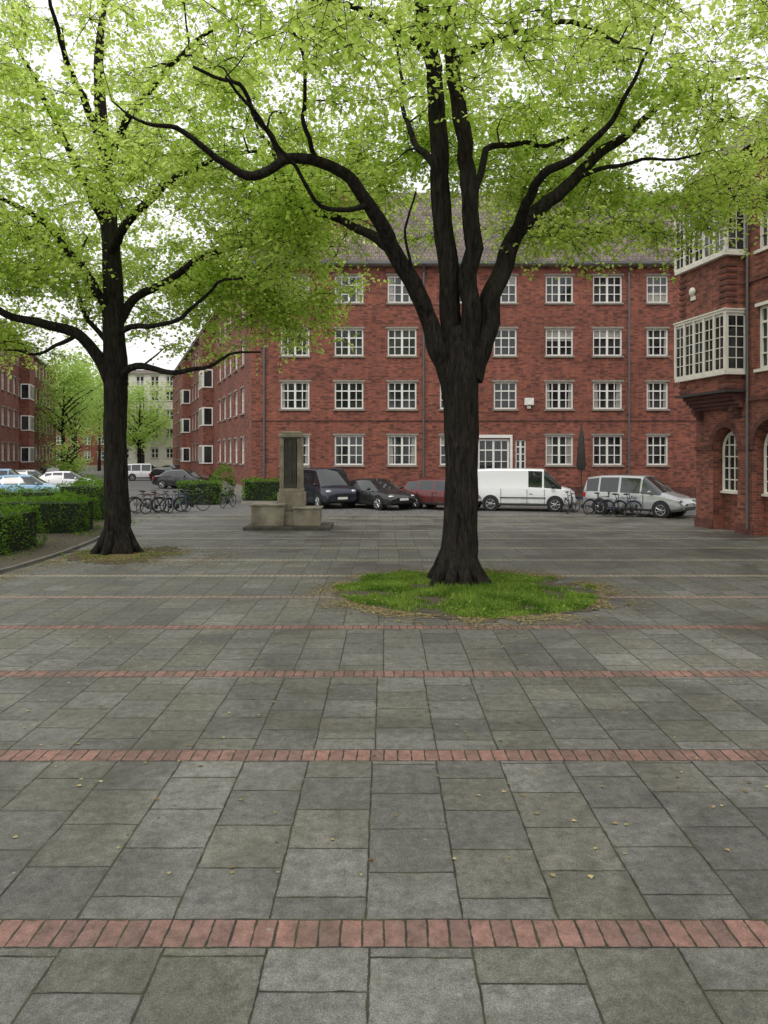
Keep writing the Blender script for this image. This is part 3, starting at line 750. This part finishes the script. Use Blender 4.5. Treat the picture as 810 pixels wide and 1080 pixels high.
    for z0, z1 in ((5.35,7.25),(9.25,11.1)):
        fr.box(B0-.06, B1+.10, BY-.13, -.006, z0, z1)
        si.box(B0-.10, B1+.14, BY-.18, -.008, z1+.002, z1+.09); si.box(B0-.12, B1+.17, BY-.21, -.009, z1+.092, z1+.14)
        si.box(B0-.08, B1+.13, BY-.17, -.008, z0-.11, z0-.002)
        yf = BY-.13; n = 5; pw = (B1+.16)/n
        for k in range(n):
            a = B0-.06+k*pw+.06; b = B0-.06+(k+1)*pw-.05
            gl.box(a, b, yf-.004, yf-.001, z0+.09, z1-.09)
            fr.box((a+b)/2-.016, (a+b)/2+.016, yf-.02, yf-.004, z0+.09, z1-.09)
            for j in (1,2,3,4): 
                zz = z0+.09+(z1-z0-.18)*j/5; fr.box(a, b, yf-.018, yf-.0045, zz-.014, zz+.014)
        for k in range(n+1):
            X = B0-.06+k*pw; fr.box(X-.05, X+.05, yf-.045, yf-.0005, z0, z1)
        xs = B1+.10
        gl.box(xs+.001, xs+.004, -.66, -.12, z0+.09, z1-.09)
        fr.box(xs+.004, xs+.02, -.405, -.375, z0+.09, z1-.09)
        for j in (1,2,3,4):
            zz = z0+.09+(z1-z0-.18)*j/5; fr.box(xs+.0045, xs+.018, -.66, -.12, zz-.014, zz+.014)
    dk.box(B0-.05, B1+.08, BY-.08, -.003, 11.752, 11.9, 1)
    w.box(B0+.2, B1-.3, BY+.1, -.003, 11.91, 12.35)
    si.ell((.85, BY-.06, 8.35), (.15,.10,.15), 0); si.box(.74,.96,BY-.06,BY-.001,8.05,8.2)
    tr = MB(); tr.tube([(2.98,-.1,.2),(2.98,-.1,HT)], .045, 8); tr.obj('downpipe', [M_zinc], e, smooth=60)
    rf = MB(); rf.quad([(-.3,-.5,HT),(L,-.5,HT),(L,6,HT+6),(-.3,6,HT+6)]); rf.quad([(-.3,6,HT+6),(L,6,HT+6),(L,12.4,HT),(-.3,12.4,HT)]); rf.obj('roof', [M_roof], e)
    w.quad([(0,0,HT),(0,6,HT+5.5),(0,12,HT)])
    w.obj('walls', [M_brick2], e); fr.obj('window_frames', [M_cream], e); gl.obj('window_glass', [M_glass], e)
    si.obj('cornices', [M_cream], e); dk.obj('corbels', [M_dark, M_brickd], e)
right_building()

# ------------------------------------------------------------ monument
def monument():
    e = empty('stone_fountain_monument', (-3.35, 26.3, 0)); a = MB(); b = MB()
    a.box(-1.5,1.5,-.9,1.1,.0,.13,1)
    a.box(-1.25,-.12,-.7,.6,.13,.82); a.box(-.35,1.05,-.45,.75,.13,.62,0)
    a.box(.2,1.12,-.62,.3,.132,.72)
    a.box(-1.3,-.08,-.74,.64,.822,.90,0); a.box(.15,1.17,-.67,.35,.722,.78,0)
    a.box(-.42,.52,-.25,.65,.63,1.28); a.box(-.36,.46,-.19,.59,1.282,1.42)
    b.box(-.26,.36,-.09,.49,1.422,3.22)
    for X in (-.34,.28): a.box(X,X+.15,-.17,.57,1.423,3.2)
    for X in (-.12, .05, .22): b.box(X-.03,X+.03,-.13,-.092,1.6,3.1)
    a.box(-.38,.48,-.21,.61,3.222,3.34); a.box(-.30,.40,-.13,.53,3.342,3.44)
    a.obj('stonework', [M_sand, M_sandd], e, bevel=.025); b.obj('relief_panel', [M_sandd], e, bevel=.012)
monument()

pa = MB(); pa.tube([(11.1,41.6,.12),(11.1,41.6,4.3)], .03, 8, 0)
pa.tube([(11.1,41.6,1.75),(11.1,41.6,2.0),(11.1,41.6,2.9),(11.1,41.6,3.6),(11.1,41.6,4.2)], [.16,.24,.21,.15,.03], 10, 0, True, .3)
pa.tube([(11.1,41.6,.12),(11.1,41.6,.25)], .35, 12, 0)
pa.obj('closed_parasol', [M_dark], smooth=50)

# ------------------------------------------------------------ cars
def paint(name, c, metal=.35, rough=.32):
    s = NT(name); o = s.obj(); n = s.noise(o, 2.5, 3); z = s.sep(o)[2]
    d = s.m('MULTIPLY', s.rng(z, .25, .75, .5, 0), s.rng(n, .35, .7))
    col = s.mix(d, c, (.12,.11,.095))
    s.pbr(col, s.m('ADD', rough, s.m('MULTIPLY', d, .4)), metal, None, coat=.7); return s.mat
M_tyre = simple('tyre_rubber', (.018,.018,.018), .85, .2)
M_hub = simple('alloy_wheel', (.45,.46,.47), .3, .15, 8, .85)
M_blk = simple('black_trim', (.015,.015,.016), .5, .2)
def cglass():
    s = NT('car_glass'); s.pbr((.012,.016,.018), .04, 0, None, coat=0, spec=.9); return s.mat
M_cg = cglass()
def lampm():
    s = NT('headlamp_glass'); n = s.noise(s.obj(), 25, 2); s.pbr(s.mix(n, (.25,.26,.27), (.7,.72,.73)), .12, .4, None, coat=1.0); return s.mat
M_lamp = lampm()
M_tail = simple('tail_lamp', (.35,.015,.01), .2, .2, coat=.8)
M_plate = simple('number_plate', (.75,.75,.72), .4, .08)
SP = {
 'van': dict(W=.95, st=[(-2.40,.42,1.12,1.72,.78,'b','b'),(-2.34,.32,1.12,1.90,.80,'b','b'),(-1.4,.28,1.13,1.95,.81,'b','b'),(.30,.28,1.12,1.95,.81,'g','b'),(.92,.28,1.10,1.93,.80,'b','b'),(1.0,.28,1.09,1.90,.79,'g','g'),(1.78,.28,1.04,1.12,.84,'b','b'),(2.16,.28,.96,1.01,.82,'b','b'),(2.34,.32,.80,.86,.78,'b','b'),(2.42,.38,.58,.64,.70,'b','b')], wx=(-1.42,1.50), r=.335, seams=(.24,1.02,-.95), nose=2.42),
 'bus': dict(W=.93, st=[(-2.38,.42,1.10,1.70,.76,'b','b'),(-2.30,.32,1.10,1.88,.79,'b','b'),(-2.1,.28,1.11,1.92,.80,'g','b'),(-1.1,.28,1.11,1.94,.80,'b','b'),(-1.0,.28,1.11,1.94,.80,'g','b'),(.15,.28,1.10,1.94,.80,'b','b'),(.25,.28,1.10,1.94,.80,'g','b'),(.90,.28,1.08,1.91,.79,'b','b'),(.98,.28,1.07,1.88,.78,'g','g'),(1.66,.28,1.02,1.09,.82,'b','b'),(2.14,.28,.94,.99,.80,'b','b'),(2.30,.32,.78,.84,.77,'b','b'),(2.38,.38,.56,.62,.70,'b','b')], wx=(-1.42,1.50), r=.33, seams=(.2,1.0,-1.05), nose=2.38),
 'mpv': dict(W=.91, st=[(-2.22,.42,.95,1.10,.74,'b','g'),(-2.05,.28,1.0,1.60,.68,'g','b'),(-1.45,.24,1.0,1.68,.69,'b','b'),(-1.37,.24,1.0,1.69,.69,'g','b'),(-.52,.24,.99,1.71,.69,'b','b'),(-.42,.24,.99,1.71,.69,'g','b'),(.45,.24,.97,1.69,.68,'b','b'),(.52,.24,.96,1.66,.67,'g','g'),(1.32,.24,.93,1.02,.76,'b','b'),(1.86,.26,.82,.88,.74,'b','b'),(2.12,.30,.68,.74,.70,'b','b'),(2.24,.36,.54,.58,.62,'b','b')], wx=(-1.32,1.38), r=.325, seams=(-.47,.62,-1.4), nose=2.24),
 'sedan': dict(W=.89, st=[(-2.28,.42,.76,.84,.72,'b','b'),(-2.20,.28,.90,.98,.75,'b','b'),(-1.75,.24,.94,1.02,.76,'b','g'),(-1.22,.22,.94,1.38,.62,'g','b'),(-.80,.2,.94,1.42,.61,'b','b'),(-.72,.2,.94,1.43,.61,'g','b'),(-.10,.2,.93,1.44,.61,'b','b'),(-.02,.2,.93,1.44,.61,'g','b'),(.38,.2,.92,1.42,.60,'g','g'),(1.18,.2,.88,.96,.72,'b','b'),(1.85,.22,.78,.84,.71,'b','b'),(2.14,.28,.66,.71,.66,'b','b'),(2.26,.34,.52,.56,.58,'b','b')], wx=(-1.32,1.38), r=.32, seams=(-.06,.75,-.95), nose=2.26),
 'hatch': dict(W=.85, st=[(-1.98,.42,.80,.95,.70,'b','g'),(-1.72,.26,.93,1.36,.60,'g','b'),(-1.05,.22,.93,1.44,.61,'b','b'),(-.97,.22,.93,1.45,.61,'g','b'),(-.2,.22,.92,1.46,.61,'b','b'),(-.12,.22,.92,1.46,.61,'g','b'),(.38,.22,.91,1.43,.60,'g','g'),(1.08,.22,.88,.96,.70,'b','b'),(1.62,.24,.78,.84,.69,'b','b'),(1.88,.28,.66,.71,.65,'b','b'),(1.99,.34,.52,.56,.58,'b','b')], wx=(-1.18,1.2), r=.31, seams=(-.16,.7,-1.0), nose=1.99),
}
def car(name, kind, mat, x, y, yaw):
    sp = SP[kind]; e = empty(name, (x, y, .006), math.radians(yaw)); W = sp['W']; st = sp['st']
    b = MB(); rows = []
    for (X, zb, zt, zr, wr, sf, tf) in st:
        t = abs(X)/abs(st[0][0] if X < 0 else st[-1][0]); Wn = W*(1-.16*max(0, (t-.72)/.28)**1.6)
        z4 = max(zt+.015, zr-.075)
        half = [(Wn*.86, zb), (Wn*.985, zb+.1), (Wn, (zb+zt)/2+.02), (Wn*.975, zt-.05), (Wn*.945, zt), (min(wr, Wn*.93), z4), (min(wr, Wn*.93)-.10, zr), (.28, zr+.022), ]
        ring = [(X, w, z) for w, z in half]+[(X, -w, z) for w, z in half[::-1]]
        rows.append(len(b.v)); b.v += ring
    n = 16
    for i in range(len(st)-1):
        sf, tf = st[i][5], st[i][6]
        for k in range(n-1):
            m = 0; kk = k if k < 7 else 14-k
            if kk == 4: m = 1 if sf == 'g' else 0
            elif kk in (5, 6, 7): m = 1 if tf == 'g' else 0
            b.f.append((rows[i]+k, rows[i]+k+1, rows[i+1]+k+1, rows[i+1]+k)[::-1]); b.m.append(m)
        b.f.append((rows[i]+15, rows[i], rows[i+1], rows[i+1]+15)[::-1]); b.m.append(2)
    b.f.append(tuple(rows[0]+k for k in range(n))); b.m.append(0)
    b.f.append(tuple(rows[-1]+k for k in range(n))[::-1]); b.m.append(0)
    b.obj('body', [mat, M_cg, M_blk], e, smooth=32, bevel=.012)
    d = MB(); r = sp['r']; mats = [M_tyre, M_hub, M_blk, M_lamp, M_tail, M_plate, mat]
    for X in sp['wx']:
        for s_ in (-1, 1):
            y1 = s_*(W+.006)
            d.tube([(X, s_*(W-.3), r+.03), (X, y1, r+.03)], r+.055, 24, 2)
            d.tube([(X, s_*(W-.2), r), (X, s_*(W+.002), r), (X, s_*(W+.018), r)], [r, r, r-.03], 28, 0)
            d.tube([(X, s_*(W+.0), r), (X, s_*(W+.022), r)], [r*.66, r*.62], 24, 2)
            for q in range(7):
                a = 2*math.pi*q/7; c, sn = math.cos(a), math.sin(a)
                d.tube([(X+c*.04, s_*(W+.028), r+sn*.04), (X+c*r*.64, s_*(W+.026), r+sn*r*.64)], .022, 4, 1)
            d.torus((X, s_*(W+.02), r), r*.64, .016, m=1, n=24, k=5)
            d.ell((X, s_*(W+.025), r), (.06,.015,.06), 1)
    nz = sp['nose']; big = kind in ('van', 'bus')
    hz = .84 if big else (.72 if kind == 'mpv' else .66)
    for s_ in (-1, 1):
        d.ell((nz-.20, s_*(W*.70), hz), (.16,.17,.10 if big else .075), 3)
        d.ell((nz-.06, s_*(W*.58), .40), (.06,.07,.045), 3)
        bx = st[0][0]; d.box(bx-.012, bx+.16, s_*(W*.80)-.08, s_*(W*.80)+.08, .75, 1.25 if big else .95, 4)
        d.ell((sp['st'][[i for i, q in enumerate(st) if q[6] == 'g'][-1]][0]+.42, s_*(W+.10), st[3][2]+.05), (.075,.11,.075), 6 if not big else 2)
        for sx in sp['seams']: d.box(sx-.008, sx+.008, s_*(W+.0)-.012, s_*(W+.0)+.004, .36, st[4][2]-.07, 2)
        d.box(sp['seams'][0]+.10, sp['seams'][0]+.26, s_*W-.012, s_*W+.022, .80, .825, 2 if big else 6)
        d.box(sp['wx'][0]+r+.08, sp['wx'][1]-r-.08, s_*W-.03, s_*W+.012, .27, .35, 2)
        if big: d.box(sp['wx'][0]+r+.1, sp['wx'][1]-r-.1, s_*W-.03, s_*W+.008, .62, .66, 2)
    d.box(nz-.10, nz+.008, -.40, .40, .62 if big else .52, .72 if big else .60, 2)
    d.box(nz-.10, nz+.012, -.55, .55, .36, .46, 2)
    d.box(nz, nz+.022, -.26, .26, .47, .58, 5)
    d.box(st[0][0]-.02, st[0][0], -.26, .26, .62, .73, 5)
    d.obj('wheels_and_trim', mats, e, smooth=40)
    return e
P_white = paint('white_car_paint', (.80,.81,.82), 0); P_navy = paint('navy_car_paint', (.006,.012,.030), .2); P_black = paint('black_car_paint', (.007,.007,.008), .1)
P_red = paint('dark_red_car_paint', (.12,.011,.010), .2); P_silver = paint('silver_car_paint', (.42,.43,.43), .6); P_lblue = paint('light_blue_car_paint', (.22,.38,.54), .4)
P_grey = paint('grey_car_paint', (.12,.13,.14), .5)
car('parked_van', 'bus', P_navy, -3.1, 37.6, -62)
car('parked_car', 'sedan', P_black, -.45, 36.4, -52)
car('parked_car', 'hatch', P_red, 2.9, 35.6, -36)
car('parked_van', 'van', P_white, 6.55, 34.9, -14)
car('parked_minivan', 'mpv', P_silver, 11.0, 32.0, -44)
car('parked_car', 'hatch', P_lblue, -20.6, 42.5, 12)
car('parked_car', 'mpv', P_lblue, -24.5, 47.5, 14)
car('parked_car', 'sedan', P_white, -22.6, 52.5, 14)
car('parked_car', 'hatch', P_silver, -27.0, 56.5, 14)
car('parked_car', 'sedan', P_silver, -33.5, 74, 100)
car('parked_minivan', 'mpv', P_white, -24.5, 76, 20)
car('parked_car', 'sedan', P_black, -15.6, 57.5, -20)
car('parked_car', 'hatch', P_black, -19.0, 66, -30)
car('parked_car', 'sedan', P_grey, -29.5, 66, 105)
car('parked_car', 'hatch', P_grey, -24.3, 86, -40)

# ------------------------------------------------------------ bicycles
def bike(x, y, yaw, col, lean=6):
    e = empty('bicycle', (x, y, .01), math.radians(yaw)); m = MB()
    for X in (-.52, .54):
        m.torus((X,0,.34), .325, .017, m=0, n=28, k=6); m.torus((X,0,.34), .305, .009, m=1, n=28, k=4)
        for q in range(12):
            a = math.pi*2*q/12; m.tube([(X,0,.34),(X+.3*math.cos(a),0,.34+.3*math.sin(a))], .0025, 3, 1, False)
        m.tube([(X,-.05,.34),(X,.05,.34)], .025, 8, 1)
        arc = [(X+.355*math.cos(t), 0, .34+.355*math.sin(t)) for t in [math.radians(v) for v in range(20, 175, 15)]]
        m.tube(arc, .014, 5, 2)
    bb = (0,0,.29); sd = (-.16,0,.78); hd = (.38,0,.80); hd2 = (.41,0,.68)
    for p, q, r in ((bb, sd, .017), (bb, hd2, .02), (sd, hd, .017), ((-.52,.04,.34), bb, .011), ((-.52,-.04,.34), bb, .011), ((-.52,.04,.34), (-.15,.02,.72), .009), ((-.52,-.04,.34), (-.15,-.02,.72), .009), ((.54,.05,.34), hd2, .013), ((.54,-.05,.34), hd2, .013), ((.41,0,.66), (.355,0,.98), .018)): m.tube([p, q], r, 6, 2)
    m.tube([sd, (-.19,0,.93)], .013, 6, 1)
    m.tube([(.22,-.29,1.0),(.36,-.22,1.03),(.37,0,.98),(.36,.22,1.03),(.22,.29,1.0)], .012, 6, 1)
    m.ell((-.2,0,.955), (.14,.075,.035), 0); m.tube([(0,-.02,.29),(0,.02,.29)], .1, 16, 0)
    m.tube([(0,.1,.29),(.12,.1,.18)], .01, 5, 1); m.tube([(0,-.1,.29),(-.12,-.1,.40)], .01, 5, 1); m.box(.07,.17,.08,.19,.165,.19,0); m.box(-.17,-.07,-.19,-.08,.39,.415,0)
    m.box(-.72,-.3,-.07,.07,.71,.725,1); m.tube([(-.7,0,.72),(-.52,0,.36)], .007, 4, 1)
    m.ell((.46,0,.86), (.04,.04,.04), 1)
    o = m.obj('frame_and_wheels', [M_tyre, M_zinc, col], e, smooth=45); o.rotation_euler = (math.radians(lean), 0, 0)
bc = [simple('bike_black', (.02,.02,.02), .4, .1), simple('bike_red', (.16,.02,.02), .4, .1), simple('bike_blue', (.03,.06,.16), .4, .1), simple('bike_grey', (.14,.14,.14), .4, .1, metal=.3)]
for i, (x, y, a) in enumerate([(8.35,33.0,60),(8.9,33.2,-70),(9.35,31.9,15),(9.95,31.2,-12),(10.4,31.0,8)]): bike(x, y, a, bc[(i*2) % 4], random.uniform(-8, 8))
for i, (x, y, a) in enumerate([(-10.6,33.2,40),(-10.2,33.0,55),(-9.7,33.5,35),(-9.3,33.3,60),(-8.9,34.2,30),(-7.7,36.5,75),(-10.9,33.9,20)]): bike(x, y, a, bc[[0,3,0,2,0,0,1][i]], random.uniform(-8, 8))
g = MB()
for x in (-11.0,-10.2,-9.4): g.tube([(x,32.9,0),(x,32.9,.8),(x+.1,33.0,.85),(x+.35,33.5,.85),(x+.4,33.6,.8),(x+.4,33.6,0)], .022, 8)
g.obj('bicycle_stand', [M_zinc], smooth=50)

# ------------------------------------------------------------ light, sky, camera
W = bpy.data.worlds.new('World'); S.world = W; W.use_nodes = True; t = W.node_tree; t.nodes.clear()
out = t.nodes.new('ShaderNodeOutputWorld'); bg = t.nodes.new('ShaderNodeBackground'); sk = t.nodes.new('ShaderNodeTexSky')
EL, AZ = math.radians(58), math.radians(200)
sk.sky_type = 'NISHITA'; sk.sun_disc = False; sk.sun_elevation = EL; sk.sun_rotation = AZ; sk.dust_density = 6; sk.air_density = 1.2
hs = t.nodes.new('ShaderNodeHueSaturation'); hs.inputs['Saturation'].default_value = .12; t.links.new(sk.outputs[0], hs.inputs['Color'])
tc = t.nodes.new('ShaderNodeTexCoord'); nz = t.nodes.new('ShaderNodeTexNoise'); nz.inputs['Scale'].default_value = 2.2; nz.inputs['Detail'].default_value = 4; t.links.new(tc.outputs['Generated'], nz.inputs['Vector'])
cr = t.nodes.new('ShaderNodeMix'); cr.data_type = 'RGBA'; t.links.new(nz.outputs[0], cr.inputs[0]); cr.inputs[6].default_value = (8.8,8.9,8.9,1); cr.inputs[7].default_value = (12.2,12.2,12.1,1)
mx = t.nodes.new('ShaderNodeMix'); mx.data_type = 'RGBA'; mx.inputs[0].default_value = .85; t.links.new(hs.outputs[0], mx.inputs[6]); t.links.new(cr.outputs[2], mx.inputs[7])
t.links.new(mx.outputs[2], bg.inputs[0]); bg.inputs[1].default_value = .13; t.links.new(bg.outputs[0], out.inputs[0])
sl = bpy.data.lights.new('sun', 'SUN'); sl.energy = 1.0; sl.angle = math.radians(20); sl.color = (1, .96, .9)
so = bpy.data.objects.new('sun', sl); COL.objects.link(so)
dv = Vector((math.sin(AZ)*math.cos(EL), math.cos(AZ)*math.cos(EL), math.sin(EL)))
so.rotation_euler = dv.to_track_quat('Z', 'Y').to_euler(); so.location = (0, 0, 40)
cam = bpy.data.cameras.new('camera'); co = bpy.data.objects.new('camera', cam); COL.objects.link(co); S.camera = co
co.location = (0, 0, H); co.rotation_euler = (math.radians(90), 0, 0)
cam.sensor_fit = 'VERTICAL'; cam.sensor_height = 36; cam.sensor_width = 27; cam.lens = 26; cam.shift_y = -60/1080; cam.clip_end = 2000; cam.clip_start = .05
S.view_settings.view_transform = 'Standard'; S.view_settings.look = 'None'; S.view_settings.exposure = 0; S.view_settings.gamma = 1
